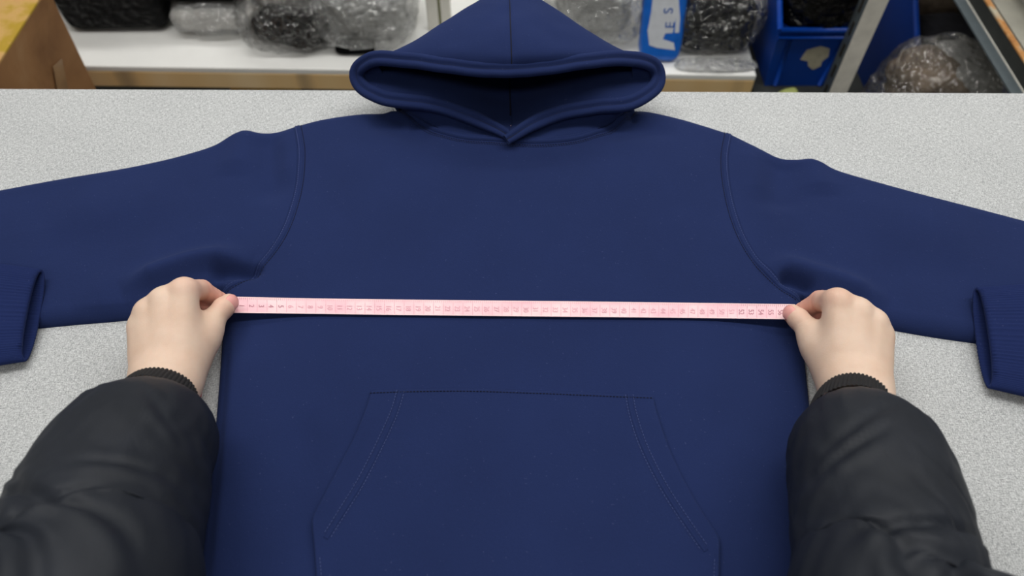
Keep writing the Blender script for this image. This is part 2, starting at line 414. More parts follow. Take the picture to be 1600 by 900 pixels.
def patch(name, top, bot, left, right, nu, nv, mat, extra=None, eu=.6, ev_=.0, lift=0, bottom=True, parent=None):
    P = coons(top, bot, left, right, smp(nu, eu), smp(nv, ev_)); Q = P.reshape(-1, 2)
    h = hgt(Q) + lift
    if extra is not None: h = h + extra(Q)
    v = np.concatenate([Q, (T + h)[:, None]], 1); f = [q[::-1] for q in grid_faces(nv, nu)]
    if bottom:
        ring = [i for i in range(nu)] + [r*nu+nu-1 for r in range(1, nv)] + [(nv-1)*nu+i for i in range(nu-2, -1, -1)] + [r*nu for r in range(nv-2, 0, -1)]
        n0 = len(v); vb = v[ring].copy(); vb[:, 2] = T + .0002; v = np.concatenate([v, vb]); m = len(ring)
        f += [(ring[i], ring[(i+1) % m], n0+(i+1) % m, n0+i) for i in range(m)] + [tuple(n0+i for i in range(m))]
    return mesh(name, v, f, mat, parent or hoodie)
bodyL, bodyR = cat(G2(armL + sideL[1:]), 240), cat(G2(armR + sideR[1:]), 240)
patch('body', c2(shoulder, 240), c2(hem, 240), bodyL, bodyR, 230, 210, M['navy'], eu=.55, ev_=.35)
ENDL = [(-200, 345), (-204, 430), (-200, 528)]; ENDR = [(1780, 396), (1786, 480), (1780, 568)]
patch('sleeve', c2(sleeveTopL, 200), c2(sleeveBotL, 200), c2(armL, 200), c2(ENDL, 60), 170, 110, M['navy'], eu=.2, ev_=.75)
patch('sleeve', c2(sleeveTopR, 200), c2(sleeveBotR, 200), c2(armR, 200), c2(ENDR, 60), 170, 110, M['navy'], eu=.2, ev_=.75)
# rib hem of the body, below the picture
hw = [(296, 1075), (550, 1082), (800, 1084), (1050, 1084), (1304, 1075)]
hb = c2(hw, 200); hb2 = hb.copy(); hb2[:, 1] -= .065; hb2[:, 0] *= .95
nn = len(hb); v = []; f = []
for i in range(nn):
    e = min(1, min(i, nn-1-i)/6)
    z = .0008 + (.014 + .0012*math.sin(i*2.2))*math.sqrt(e)
    v += [(*hb[i], T+.0004), (*hb[i], T+z), (*hb2[i], T+z*.9), (*hb2[i], T+.0004)]
mesh('hem_band', v, grid_faces(nn, 4, wrap=True), M['rib'], hoodie)

# pocket
pTop = [(583, 624), (640, 622), (720, 621), (800, 623), (900, 627), (1016, 632)]
pL = [(583, 624), (577, 650), (562, 690), (541, 731), (517, 776), (496, 814), (493, 828), (497, 870), (502, 930), (507, 1070)]
pR = [(1016, 632), (1023, 662), (1038, 708), (1062, 762), (1092, 815), (1114, 848), (1117, 862), (1116, 900), (1115, 950), (1113, 1070)]
pB = [(507, 1070), (800, 1074), (1113, 1070)]
PE = [lin(cat(G2(pTop), 160), 160), cat(G2(pL), 200), cat(G2(pR), 200)]
def pocket_extra(Q):
    d = np.minimum.reduce([dist_poly(Q, e)[0] for e in PE])
    s_ = np.minimum.reduce([dist_poly(Q, cat(G2(q), 60))[0] for q in (pTop,)])
    k = np.clip(d/.0022, 0, 1)
    side = np.minimum(dist_poly(Q, PE[1][:150])[0], dist_poly(Q, PE[2][:150])[0])
    return .0009 + .0036*np.sqrt(1-(1-k)**2) + .0022*np.exp(-(side/.012)**2)*np.clip(s_/.03, 0, 1)
def edge_samples(n, m=6, w=.012):
    return np.concatenate([np.linspace(0, w, m, endpoint=False), np.linspace(w, 1-w, n), np.linspace(1-w, 1, m+1)[1:]])
_s = smp
smp = lambda n, e=0: edge_samples(n-12)
patch('pocket', PE[0], c2(pB, 160), PE[1], PE[2], 120, 100, M['navy'], extra=pocket_extra, bottom=False)
smp = _s

# seams: raised tapes and rows of stitches that follow the height field
def offset(poly, d):
    t = np.gradient(poly, axis=0); t /= np.linalg.norm(t, axis=1)[:, None]; return poly + np.stack([-t[:, 1], t[:, 0]], 1)*d
def drape(p2, lift): return np.concatenate([p2, (T + hgt(p2) + lift)[:, None]], 1)
def seam(poly2, width, lift, name='seam', mat='navy', parent=None, extra=None, th=.0011):
    n = len(poly2); prof = [(-.5, -.0008), (-.38, th*.8), (-.12, th), (0, th*.35), (.12, th), (.38, th*.8), (.5, -.0008)]
    v = np.zeros((n, len(prof), 3))
    for j, (a, z) in enumerate(prof):
        q = offset(poly2, a*width); v[:, j, :2] = q; v[:, j, 2] = T + hgt(q) + z + lift + (extra(q) if extra else 0)
    return mesh(name, v.reshape(-1, 3), grid_faces(n, len(prof)), M[mat], parent or hoodie)
def stitches(lines, parent, lift=.0006, pitch=.0032, length=.0021, r=.00034, extra=None, name='stitching', mat='stitch'):
    mb = MB()
    for p in lines:
        L = np.concatenate([[0], np.cumsum(np.linalg.norm(np.diff(p, axis=0), axis=1))]); k = int(L[-1]/pitch)
        s0 = np.arange(k)*pitch
        a = np.stack([np.interp(s0, L, p[:, i]) for i in (0, 1)], 1); b = np.stack([np.interp(s0+length, L, p[:, i]) for i in (0, 1)], 1)
        za = T + hgt(a) + lift + (extra(a) if extra else 0); zb = T + hgt(b) + lift + (extra(b) if extra else 0)
        for i in range(k):
            A, B = np.array([*a[i], za[i]]), np.array([*b[i], zb[i]]); t = (B-A)/np.linalg.norm(B-A); sd = np.array([-t[1], t[0], 0])*r
            up = np.array([0, 0, r]); mb.add([A-sd, A+sd, A+up+t*r, B-sd, B+sd, B+up-t*r], [(0, 2, 5, 3), (1, 4, 5, 2), (0, 1, 2), (3, 5, 4)])
    o = mb.build(name, M[mat], parent); o['kind'] = 'stuff'; return o
bodyP = [o for o in hoodie.children if o.name == 'body'][0]; pockP = [o for o in hoodie.children if o.name.startswith('pocket')][0]
aL, aR = cat(G2(armL), 160), cat(G2(armR), 160)
seam(offset(aL, .0035), .0075, .0002, 'armhole_seam'); seam(offset(aR, -.0035), .0075, .0002, 'armhole_seam')
stitches([offset(aL, .0088), offset(aR, -.0088)], hoodie, mat='stitch_dark', r=.0004)
stitches([offset(aL, .0020), offset(aR, -.0020)], hoodie, lift=.0012)
neck = [(622, 174), (640, 188), (664, 204), (694, 219), (730, 228), (775, 231), (815, 234), (860, 234), (900, 229), (940, 214), (966, 197), (986, 178)]
nk = cat(G2(neck), 160)
seam(nk, .010, .0008, 'neck_seam', th=.0030)
stitches([offset(nk, -.0078)], hoodie, mat='stitch_dark', r=.0005)
stitches([offset(nk, -.0105)], hoodie, mat='stitch_dark')
# pocket stitching: along the top edge, and two rows beside each opening
pt = cat(G2([(p[0], p[1]+6) for p in pTop]), 160)
pl1 = cat(G2([(630, 626), (620, 660), (600, 705), (570, 765), (545, 806), (516, 852)]), 120)
pr1 = cat(G2([(979, 632), (985, 664), (1000, 710), (1028, 768), (1060, 820), (1095, 872)]), 120)
seam(pl1, .0058, .0, 'pocket_hem_ridge', parent=pockP, extra=pocket_extra, th=.0008); seam(pr1, .0058, .0, 'pocket_hem_ridge', parent=pockP, extra=pocket_extra, th=.0008)
stitches([pt], pockP, extra=pocket_extra, mat='stitch_dark', r=.0004)
stitches([offset(pl1, .0036), offset(pl1, -.0036), offset(pr1, .0036), offset(pr1, -.0036)], pockP, extra=pocket_extra)
stitches([offset(PE[1][128:], .005), offset(PE[2][128:], -.005)], pockP, extra=pocket_extra)

# folded-back cuffs at the edge of the picture
def cuff(mouthU, mouthD, backU, backD, foldU, foldD, sgn):
    # mouth: the two ends of the opening; back: where the rib meets the sleeve; fold: where the sleeve turns back
    rings = []; n = 260
    def ring(U, D, hu, hd, th, ribs, skew=0, shrink=1):
        A, B = G(*U, hu), G(*D, hd); c = (A+B)/2; a = (A-B)/2*shrink; out = []
        for k in range(n):
            q = 2*math.pi*k/n; cs, sn = math.cos(q), math.sin(q)
            rr = ribs*(abs(math.sin(q*46))-.5)
            p = c + a*(abs(cs)**.85*(1 if cs > 0 else -1)) + np.array([0, 0, th*shrink + rr])*(abs(sn)**.8*(1 if sn > 0 else -1))
            p = p + np.array([sgn*skew*(-sn), 0, 0])
            p[2] = max(p[2], T+.0008 if True else 0); out.append(p)
        return out
    st = 16
    M_U, M_D, B_U, B_D = map(np.array, (mouthU, mouthD, backU, backD))
    R = []
    for i, s_ in enumerate((.16, .06, .0)):   # inside wall, seen through the opening
        U = M_U + (B_U-M_U)*s_; D = M_D + (B_D-M_D)*s_
        R.append(ring(U, D, .028, .011, .0062, .0008, .002, .94))
    R.append(ring(M_U, M_D, .028, .011, .0078, .0012, .0025, .97))
    for i in range(st+1):
        s_ = i/st; U = M_U + (B_U-M_U)*s_; D = M_D + (B_D-M_D)*s_
        R.append(ring(U, D, .028 + .003*s_, .011 + .004*s_, .0092 + .0045*s_, .0017, .0022*(1-s_), 1))
    v = np.array(R).reshape(-1, 3)
    mesh('cuff', v, [q[::-1] for q in grid_faces(len(R), n, wrap=True)], M['rib'], hoodie)
    FU, FD = np.array(foldU), np.array(foldD); R = []
    for i in range(9):
        s_ = i/8; e = min(1, s_*3); U = B_U + (FU-B_U)*s_; D = B_D + (FD-B_D)*s_
        wid = 1 + .25*math.sin(e*math.pi/2)*(1-s_)
        th = .014*(1-s_**4) + .002
        R.append(ring(U, D, .031-.012*s_, .016-.004*s_, th, 0, 0, wid))
    mesh('folded_sleeve_end', np.array(R).reshape(-1, 3), [q[::-1] for q in grid_faces(len(R), n, wrap=True)], M['navy'], hoodie)
cuff((66, 422), (37, 564), (-80, 402), (-95, 584), (-205, 360), (-210, 560), 1)
cuff((1524, 450), (1547, 606), (1670, 440), (1695, 640), (1788, 412), (1795, 600), -1)

# ------------------------------------------------------------------ hood
rimC = [(797, 214, .021), (768, 197, .028), (702, 170, .040), (650, 160, .046), (602, 154, .046), (568, 137, .049), (557, 117, .058), (567, 100, .072), (596, 91, .085),
        (670, 98, .096), (740, 107, .100), (797, 109, .101), (850, 105, .100), (915, 96, .097), (975, 91, .087), (1015, 98, .073), (1028, 116, .058), (1022, 138, .049), (985, 160, .045),
        (930, 167, .043), (874, 177, .038), (832, 194, .032), (791, 219, .027)]
R0 = cat(GH(rimC), 220)
ring1 = [(800, 190, .022), (772, 178, .027), (724, 152, .040), (684, 136, .047), (640, 124, .050), (612, 106, .053), (618, 88, .056), (628, 76, .078), (652, 70, .098),
         (700, 74, .110), (750, 80, .115), (797, 82, .117), (845, 79, .115), (895, 73, .110), (940, 69, .098), (962, 75, .078), (972, 88, .056), (974, 106, .053), (948, 124, .050),
         (908, 136, .047), (868, 152, .040), (826, 178, .027), (800, 190, .022)]
ring2 = [(797, 128, .020), (790, 120, .020), (770, 108, .022), (745, 92, .026), (720, 78, .034), (700, 60, .05), (694, 46, .07), (694, 38, .09), (706, 32, .106),
         (730, 32, .116), (765, 34, .122), (796, 34, .124), (828, 33, .122), (862, 31, .116), (888, 31, .106), (898, 37, .09), (900, 46, .07), (895, 60, .05), (872, 78, .034),
         (848, 92, .026), (822, 108, .022), (804, 120, .020), (797, 128, .020)]
apex = [(796, -14, .10)]*len(rimC)
ringA = [(796 + (p[0]-796)*.36, -6 + (p[1]-40)*.12, .5*p[2] + .055) for p in ring2]
rings = [cat(GH(q), 220) for q in (rimC, ring1, ring2, ringA)]
rings.append(np.repeat(G(796, -22, .108)[None], 220, 0))
# same parameter on every ring: sample by control index instead of length
def byidx(P, n):
    P = np.asarray(P, float); m = len(P); t = np.linspace(0, m-1, n); i = np.minimum(t.astype(int), m-2); u = (t-i)[:, None]
    Q = np.concatenate([2*P[:1]-P[1:2], P, 2*P[-1:]-P[-2:-1]])
    a, b, c, d = Q[i], Q[i+1], Q[i+2], Q[i+3]
    return .5*(2*b + (c-a)*u + (2*a-5*b+4*c-d)*u**2 + (3*b-a-3*c+d)*u**3)
NR = 240
ctrl = [byidx(GH(q), NR) for q in (rimC, ring1, ring2, ringA)] + [np.repeat(G(796, -22, .108)[None], NR, 0)]
ctrl = np.array(ctrl)                      # (5, NR, 3)
hood_rows = np.stack([byidx(ctrl[:, i], 46) for i in range(NR)], 1)   # (46, NR, 3)
hv = hood_rows.copy()
rw, rj = np.meshgrid(np.arange(46), np.arange(NR), indexing='ij')
topw = np.exp(-((rj/(NR-1) - .5)/.006)**2)   # the centre seam is a shallow groove
hv[:, :, 2] -= .0022*topw*np.clip(rw/6, 0, 1)
for i in range(46):
    for j in range(NR):
        p = hv[i, j]; e = min(1, i/8)*min(1, (45-i)/6)
        hv[i, j] = p + np.array([0, -.4, 1])*(.0035*nz(p, 16, 5) + .0018*nz(p, 34, 2))*e
hoodP = mesh('hood', hv.reshape(-1, 3), grid_faces(46, NR), M['navy'], hoodie)
sm = hoodP.modifiers.new('thick', 'SOLIDIFY'); sm.thickness = .0028; sm.offset = 0
# bulging doubled hem round the opening, with its stitched groove
n = len(R0); groove = []; tg = np.gradient(R0, axis=0); tg /= np.linalg.norm(tg, axis=1)[:, None]
view = np.array([0, -CP, SP])
prof = []
for k in range(11): q = math.radians(35 + k*(290/10)); prof.append((-.0047 + .0049*math.cos(q), .0049*math.sin(q)))
for k in range(11): q = math.radians(-145 + k*(290/10)); prof.append((.0047 + .0049*math.cos(q), .0049*math.sin(q)))
v = []
for i in range(n):
    out = np.cross(tg[i], view); out /= np.linalg.norm(out); nor = np.cross(out, tg[i]); nor /= np.linalg.norm(nor)
    e = 1 - .35*max(0, 1-min(i, n-1-i)/12)
    cr = R0[i] + np.array([0, 0, .0010*nz(R0[i], 40, 9)])
    for a, b in prof: v.append(cr + (out*a + nor*b)*e)
    groove.append(cr + nor*(.0022 if nor @ view > 0 else -.0022)*e)
np_ = len(prof)
rimP = mesh('hood_hem', v, grid_faces(n, np_, wrap=True) + [tuple(range(np_)), tuple(range(n*np_-1, n*np_-np_-1, -1))], M['navy'], hoodP)
MB().tube(groove, .0007, 6).build('hem_stitching', M['stitch_dark'], rimP, True)
# a tiny fold of cloth where the centre seam meets the hem
MB().tube([hv[i, NR//2] + np.array([0, -.0006, .0016]) for i in range(2, 44)], .0008, 6).build('centre_seam', M['stitch_dark'], hoodP, True)
mb = MB(); ii = [14, 15, 16, 17, 18, 19, 20, 21]
mb.tube([hv[i, 1] + np.array([0, -.0004, .0018]) for i in range(13, 30)], .0009, 6); mb.build('back_seam', M['stitch_dark'], hoodP, True)
# front neck panels, from the neck seam up under the hem
def neckpanel(idx0, idx1, nk_pts, name):
    A = R0[idx0:idx1] if idx1 > idx0 else R0[idx1:idx0][::-1]
    m = 60; A = lin(A, m); B2 = cat(G2(nk_pts), m); B = drape(B2, .0012); v = []
    for i in range(m):
        a = A[i] - np.array([0, -.002, .004]); b = B[i]
        mid = (a*.45+b*.55) + np.array([0, .012, -.006]); mid[2] = max(mid[2], min(a[2], b[2]) + .001)
        for k in range(9):
            t = k/8; p = (1-t)**2*a + 2*t*(1-t)*mid + t*t*b; v.append(p + np.array([0, 0, .0012*nz(p, 40, 3)])*math.sin(math.pi*t))
    o = mesh(name, v, grid_faces(m, 9), M['navy'], hoodP); s2 = o.modifiers.new('t', 'SOLIDIFY'); s2.thickness = .0025; s2.offset = 0
neckpanel(1, 66, [(794, 231), (760, 230), (730, 227), (694, 218), (664, 203), (640, 187), (618, 168)], 'neck_panel')
neckpanel(219, 150, [(786, 233), (815, 234), (860, 233), (900, 228), (940, 213), (966, 196), (990, 174)], 'neck_panel')
# little white corner of the size label in the neck
MB().box(G(801, 198, .0235), (.004, .005, .0012), rz=.5, rx=.4).build('size_label', M['tape_edge'], hoodie)

# ------------------------------------------------------------------ hands, modelled as one smooth surface each
def surface_nets(fv, org, h):
    nx, ny, nz_ = fv.shape; sg = fv < 0
    acc = np.zeros((nx-1, ny-1, nz_-1, 3)); cnt = np.zeros((nx-1, ny-1, nz_-1))
    cs = [(i, j, k) for i in (0, 1) for j in (0, 1) for k in (0, 1)]
    sl = lambda A, c: A[c[0]:c[0]+nx-1, c[1]:c[1]+ny-1, c[2]:c[2]+nz_-1]
    for a in cs:
        for ax in range(3):
            if a[ax]: continue
            b = list(a); b[ax] = 1; b = tuple(b)
            fa, fb = sl(fv, a), sl(fv, b); m = (fa < 0) != (fb < 0)
            t = np.where(m, fa/np.where(m, fa-fb, 1), 0)
            for q in range(3): acc[..., q] += np.where(m, a[q] + (t if q == ax else 0), 0)
            cnt += m
    on = cnt > 0; idx = -np.ones(cnt.shape, int); idx[on] = np.arange(on.sum())
    cell = np.argwhere(on); v = org + h*(cell + acc[on]/cnt[on][:, None]); faces = []
    for ax in range(3):
        o1, o2 = [(1, 2), (2, 0), (0, 1)][ax]
        A = [slice(None)]*3; B = [slice(None)]*3; A[ax] = slice(0, -1); B[ax] = slice(1, None)
        ch = sg[tuple(A)] != sg[tuple(B)]; pos = np.argwhere(ch); flip = sg[tuple(A)][ch]
        ok = (pos[:, o1] > 0) & (pos[:, o2] > 0) & (pos[:, o1] < cnt.shape[o1]) & (pos[:, o2] < cnt.shape[o2]) & (pos[:, ax] < cnt.shape[ax])
        pos, flip = pos[ok], flip[ok]
        def at(d1, d2):
            q = pos.copy(); q[:, o1] -= d1; q[:, o2] -= d2; return idx[q[:, 0], q[:, 1], q[:, 2]]
        Q = np.stack([at(1, 1), at(0, 1), at(0, 0), at(1, 0)], 1); Q[~flip] = Q[~flip][:, ::-1]; faces.append(Q)
    return v, np.concatenate(faces)
def smin(a, b, k): return np.minimum(a, b) - np.maximum(k-np.abs(a-b), 0)**2/(4*k)
def cone(P, a, b, ra, rb):
    ab = b-a; t = np.clip(((P-a) @ ab)/(ab @ ab), 0, 1); return np.linalg.norm(P-a-t[..., None]*ab, axis=-1) - (ra+(rb-ra)*t)
def hand(mp, name, parent):
    J = lambda x, y, h: G(*mp(x, y), h)
    w_ = [J(231, 598, .043), J(246, 600, .047), J(263, 602, .048), J(281, 604, .044)]
    k_ = [J(221, 511, .052), J(231, 487, .061), J(256, 469, .068), J(288, 455, .071)]
    kr = [.0118, .0125, .0132, .0134]
    segs = []
    palm = []
    for a, b, r in zip(w_, k_, kr): palm.append((a, b, .0155, r))
    palm += [(J(243, 560, .036), J(250, 505, .042), .018, .015), (J(270, 560, .036), J(284, 500, .046), .018, .014), (J(290, 562, .038), J(286, 505, .046), .017, .013)]
    fore = [(J(250, 600, .044), J(205, 740, .066), .0235, .030), (J(268, 603, .043), J(228, 745, .064), .0225, .030)]
    thenar = [(J(283, 582, .038), J(318, 530, .038), .0185, .0140), (J(318, 530, .038), J(327, 515, .039), .0140, .0125)]
    thumb = [(J(320, 527, .039), J(338, 494, .040), .0126, .0104), (J(338, 494, .040), J(349, 481, .0395), .0103, .0103), (J(349, 481, .0395), J(357.5, 472.5, .0378), .0104, .0090)]
    index = [(J(288, 455, .071), J(314, 453, .050), .0122, .0104), (J(314, 453, .050), J(338, 466, .030), .0102, .0086), (J(338, 467, .030), J(362, 477, .0165), .0088, .0068)]
    middle = [(J(258, 469, .066), J(296, 470, .040), .0115, .0100), (J(296, 470, .040), J(322, 482, .024), .0096, .0086), (J(322, 482, .024), J(345, 487, .015), .0084, .0070)]
    ring = [(J(233, 488, .060), J(256, 492, .034), .0115, .0100), (J(256, 492, .034), J(288, 500, .025), .0095, .0085), (J(288, 500, .025), J(312, 506, .022), .0085, .0070)]
    pinky = [(J(222, 512, .050), J(236, 516, .032), .0105, .0090), (J(236, 516, .032), J(262, 522, .024), .0085, .0075), (J(262, 522, .024), J(285, 524, .021), .0075, .0062)]
    allp = np.array([q for g in (palm, fore, thenar, thumb, index, middle, ring, pinky) for s_ in g for q in s_[:2]])
    lo, hi = allp.min(0)-.034, allp.max(0)+.034; h = .0013
    # the forearm is hidden in the sleeve: cut the block a little past the cuff
    ycut = J(236, 705, .05)[1]; lo[1] = ycut
    dims = np.ceil((hi-lo)/h).astype(int)+1
    g = np.stack(np.meshgrid(*[lo[i]+h*np.arange(dims[i]) for i in range(3)], indexing='ij'), -1).astype(np.float32)
    def chain(lst, k):
        d = None
        for a, b, ra, rb in lst:
            c = cone(g, a.astype(np.float32), b.astype(np.float32), ra, rb); d = c if d is None else smin(d, c, k)
        return d
    dp = smin(chain(palm, .012), chain(fore, .012), .014); dp = smin(dp, chain(thenar, .010), .018)
    # knuckle heads and the tendons that run to them
    for kk, (a, b) in enumerate(zip(w_, k_)):
        up = np.array([0, -.35, .9])*.0062
        dp = smin(dp, cone(g, (b+up).astype(np.float32), (b+up*.9).astype(np.float32)+1e-5, .0078, .0078), .006)
        dp = smin(dp, cone(g, (b*.9+a*.1+up*.75).astype(np.float32), (b*.45+a*.55+up*.75).astype(np.float32), .0062, .0056), .009)
    F_ = chain(index, .0030)
    # creases over the index joints
    for sgm in (index[0], index[1]):
        q = sgm[1]; ax = (sgm[1]-sgm[0]); ax /= np.linalg.norm(ax)
        dd = np.abs((g-q.astype(np.float32)) @ ax.astype(np.float32)); F_ = F_ + .0009*np.exp(-(dd/.0013)**2)
    F_ = smin(F_, chain(middle, .003), .0008); F_ = smin(F_, chain(ring, .003), .001); F_ = smin(F_, chain(pinky, .003), .001)
    th = chain(thumb, .0035)
    for off in (-.0018, .0016):
        q = thumb[0][1]; ax = thumb[0][1]-thumb[0][0]; ax = ax/np.linalg.norm(ax); dd = np.abs((g-(q+ax*off).astype(np.float32)) @ ax.astype(np.float32))
        th = th + .0005*np.exp(-(dd/.0009)**2)
    d = smin(dp, F_, .0055); d = smin(d, smin(th, dp, .007), .001)
    v, f = surface_nets(d.astype(float), lo, h)
    o = mesh(name, v, f, M['skin'], parent)
    # redder fingers and thumb tip: skin colour carried by the mesh
    fl = np.zeros(len(v))
    for (a, b, ra, rb), s_ in ((index[1], .75), (index[2], .9), (middle[1], .9), (middle[2], .9), (thumb[2], .30), (index[0], .35)):
        dd = cone(v, a, b, ra, rb); fl = np.maximum(fl, s_*np.clip(1-dd/.006, 0, 1))
    at = o.data.attributes.new('flush', 'FLOAT', 'POINT'); at.data.foreach_set('value', fl*.8)
    ms = o.modifiers.new('smooth', 'SMOOTH'); ms.factor = .5; ms.iterations = 4
    # thumb nail, curved over the last joint
    a, b = thumb[2][0], thumb[2][1]; ax = (b-a); ax /= np.linalg.norm(ax)
    camp = np.array([0, 0, T+CAMH]); nn_ = camp - b; nn_ /= np.linalg.norm(nn_)
    sx = 1 if mp(10, 0)[0] > mp(0, 0)[0] else -1
    nn_ = nn_ + np.array([.55*sx, .05, 0]); nn_ -= ax*(nn_ @ ax); nn_ /= np.linalg.norm(nn_); sd = np.cross(ax, nn_)
    def nailpatch(l0, l1, hw, r, lift):
        v = []; nu, nv_ = 13, 13
        for i in range(nu):
            u = i/(nu-1); s_ = l0+(l1-l0)*u
            wd = hw*(1-abs(2*u-1)**4*.30)
            for j in range(nv_):
                q = (2*j/(nv_-1)-1)*wd; an = q/r
                dip = .0030*max(0, (s_-.000)/l1)**2 if s_ > 0 else 0
                v.append(b + ax*(s_*(1-.12*(abs(an)**2))) + (nn_*math.cos(an) + sd*math.sin(an))*(r+lift-dip))
        return v, grid_faces(nu, nv_)
    v, f = nailpatch(-.0080, .0066, .0074, .0094, .0011); nl = mesh('thumb_nail', v, f, M['nail'], o, label='pink thumb nail'); q = nl.modifiers.new('t', 'SOLIDIFY'); q.thickness = .0008
    e = [v[k] for k in range(13)]
    MB().tube(e, .00055, 6).build('nail_fold', M['nail_edge'], nl, True)
    return o
person = thing('person', 'person in a black padded jacket stretching a pink tape over the hoodie', 'person', (0, -.25, 0))
hand(lambda x, y: (x, y), 'hand', person)
hand(lambda x, y: (1596-x, y + 17 - 9*max(0, min(1, (y-480)/110))), 'hand', person)

# jacket sleeves
def sleeve(pairs, hs, shoulder_pts, sgn, wr, cuffpx):
    cs = []; rs = []
    for (L, R), h in zip(pairs, hs):
        a, b = G(*L, h), G(*R, h); cs.append((a+b)/2); rs.append(np.linalg.norm(a-b)/2)
    for p, r in shoulder_pts: cs.append(np.array(p)); rs.append(r)
    D = np.concatenate([np.array(cs), np.array(rs)[:, None]], 1)
    D = byidx(D, 220); D = lin(D, 220); P, r = D[:, :3], D[:, 3]
    tg = np.gradient(P, axis=0); tg /= np.linalg.norm(tg, axis=1)[:, None]; n = 96; v = np.zeros((220, n, 3))
    L = np.concatenate([[0], np.cumsum(np.linalg.norm(np.diff(P, axis=0), axis=1))])
    up0 = np.array([0, 0, 1.0])
    for i in range(220):
        sd = np.cross(tg[i], up0); sd /= np.linalg.norm(sd); up = np.cross(sd, tg[i])
        for k in range(n):
            q = 2*math.pi*k/n; dirv = math.cos(q)*sd + math.sin(q)*up
            s_ = L[i]; e = min(1, s_/.03)
            wv = 0
            for (s0, q0, sl_, amp, wid, ql) in wr:   # creases: start, angle, slant, depth, width, angular length
                dq = (q-q0+math.pi) % (2*math.pi) - math.pi
                ds = s_ - s0 - sl_*dq - .010*math.sin(dq*1.7); wid = wid*.62
                wv -= amp*math.exp(-(ds/wid)**2)*math.exp(-(dq/ql)**4) - amp*.55*math.exp(-((ds-wid*1.9)/(wid*1.3))**2)*math.exp(-(dq/ql)**4)
            wv *= .85*max(0, min(1, 1.9*math.sin(q) - .75))
            wv += .0016*nz((s_*1.0, q*.04, 0), 26, 1+sgn) + .0016*nz((s_, q*.10, 0), 55, 4)
            v[i, k] = P[i] + dirv*(r[i] + wv*e)
            v[i, k, 2] = max(v[i, k, 2], T + (.021 if abs(v[i, k, 0]) < .305 else .0015) + .0006*math.sin(k)) if v[i, k, 1] > TY0 else v[i, k, 2]
    # the end turns in under itself towards the cuff
    inner = []
    for m_, (sc, bk) in enumerate(((.62, .018), (.72, .006), (.86, -.001))):
        inner.append(P[0] + (v[0]-P[0])*sc + tg[0]*bk)
    V = np.concatenate([np.array(inner), v]); o = mesh('jacket_sleeve', V.reshape(-1, 3), grid_faces(len(V), n, wrap=True), M['nylon'], person)
    # ribbed knit cuff
    A, B = G(*cuffpx[0]), G(*cuffpx[1]); c = (A+B)/2; rad = np.linalg.norm(A-B)/2*1.05; d = -tg[4]; nr = 360; rows = []
    sd = (B-A)/np.linalg.norm(B-A); up = np.cross(sd, d); up /= np.linalg.norm(up); up = up if up[2] > 0 else -up
    for s_, sc in ((-.006, .86), (.001, .90), (.003, .96), (.001, 1.0), (-.008, 1.03), (-.02, 1.06), (-.045, 1.08)):
        row = []
        for k in range(nr):
            q = 2*math.pi*k/nr; rib = .0011*abs(math.sin(q*30)) * (1 if sc > .9 else 0)
            row.append(c + d*s_ + (sd*math.cos(q)*rad + up*math.sin(q)*rad*.80)*sc + (sd*math.cos(q)+up*math.sin(q))*rib)
        rows.append(row)
    mesh('knit_cuff', np.array(rows).reshape(-1, 3), grid_faces(len(rows), nr, wrap=True), M['knit_black'], o, label='ribbed black knit cuff')
    return o
up_ = math.pi/2
wrL = [(.16, up_+.0, .03, .007, .010, 1.0), (.185, up_-.5, -.05, .008, .010, .9), (.12, up_+.7, -.02, .004, .008, .6), (.225, up_+.3, .03, .007, .012, 1.2), (.10, up_-.9, .05, .004, .008, .6), (.26, up_-.2, -.04, .006, .012, 1.1), (.07, up_+.9, .03, .003, .007, .5), (.205, up_+.9, -.05, .006, .009, .7), (.145, up_-.8, .02, .004, .008, .5)]
wrR = [(.155, up_+.3, -.04, .008, .010, 1.0), (.19, up_-.3, .04, .007, .011, 1.0), (.10, up_-.8, -.06, .005, .009, .7), (.235, up_+.2, -.03, .008, .012, 1.2), (.07, up_-.5, -.06, .004, .008, .6), (.265, up_-.1, .05, .006, .012, 1.1), (.13, up_+.9, .05, .004, .008, .6), (.175, up_+.9, .05, .006, .009, .7)]
sleeve([((182, 650), (290, 681)), ((148, 653), (314, 694)), ((122, 666), (327, 718)), ((76, 712), (319, 748)), ((34, 778), (306, 830)), ((-14, 856), (293, 908)), ((-60, 940), (280, 1000))],
       [.046, .055, .064, .078, .092, .108, .128], [((-.335, .03, T+.17), .075), ((-.30, -.10, T+.30), .078), ((-.21, -.20, T+.40), .085)], 0, wrL, ((199, 609, .046), (307, 636, .044)))
sleeve([((1287, 684), (1400, 672)), ((1260, 700), (1424, 678)), ((1242, 722), (1449, 688)), ((1242, 768), (1477, 733)), ((1245, 838), (1503, 815)), ((1247, 920), (1532, 905)), ((1252, 1010), (1566, 1000))],
       [.046, .055, .064, .078, .092, .108, .128], [((.335, .03, T+.17), .075), ((.30, -.10, T+.30), .078), ((.21, -.20, T+.40), .085)], 1, wrR, ((1275, 633, .044), (1389, 623, .046)))
# the jacket body behind the camera
rows = []; n = 64
for z, a, b, y in ((.62, .235, .165, -.33), (.80, .24, .17, -.33), (1.0, .245, .17, -.32), (1.15, .25, .165, -.30), (1.25, .225, .14, -.28), (1.31, .15, .10, -.26), (1.34, .085, .085, -.25), (1.37, .078, .08, -.245)):
    rows.append([(a*math.cos(2*math.pi*k/n), y + b*math.sin(2*math.pi*k/n), z + .004*nz((a*math.cos(2*math.pi*k/n), y, z), 12)) for k in range(n)])
mesh('jacket_body', np.array(rows).reshape(-1, 3), grid_faces(len(rows), n, wrap=True), M['nylon'], person)

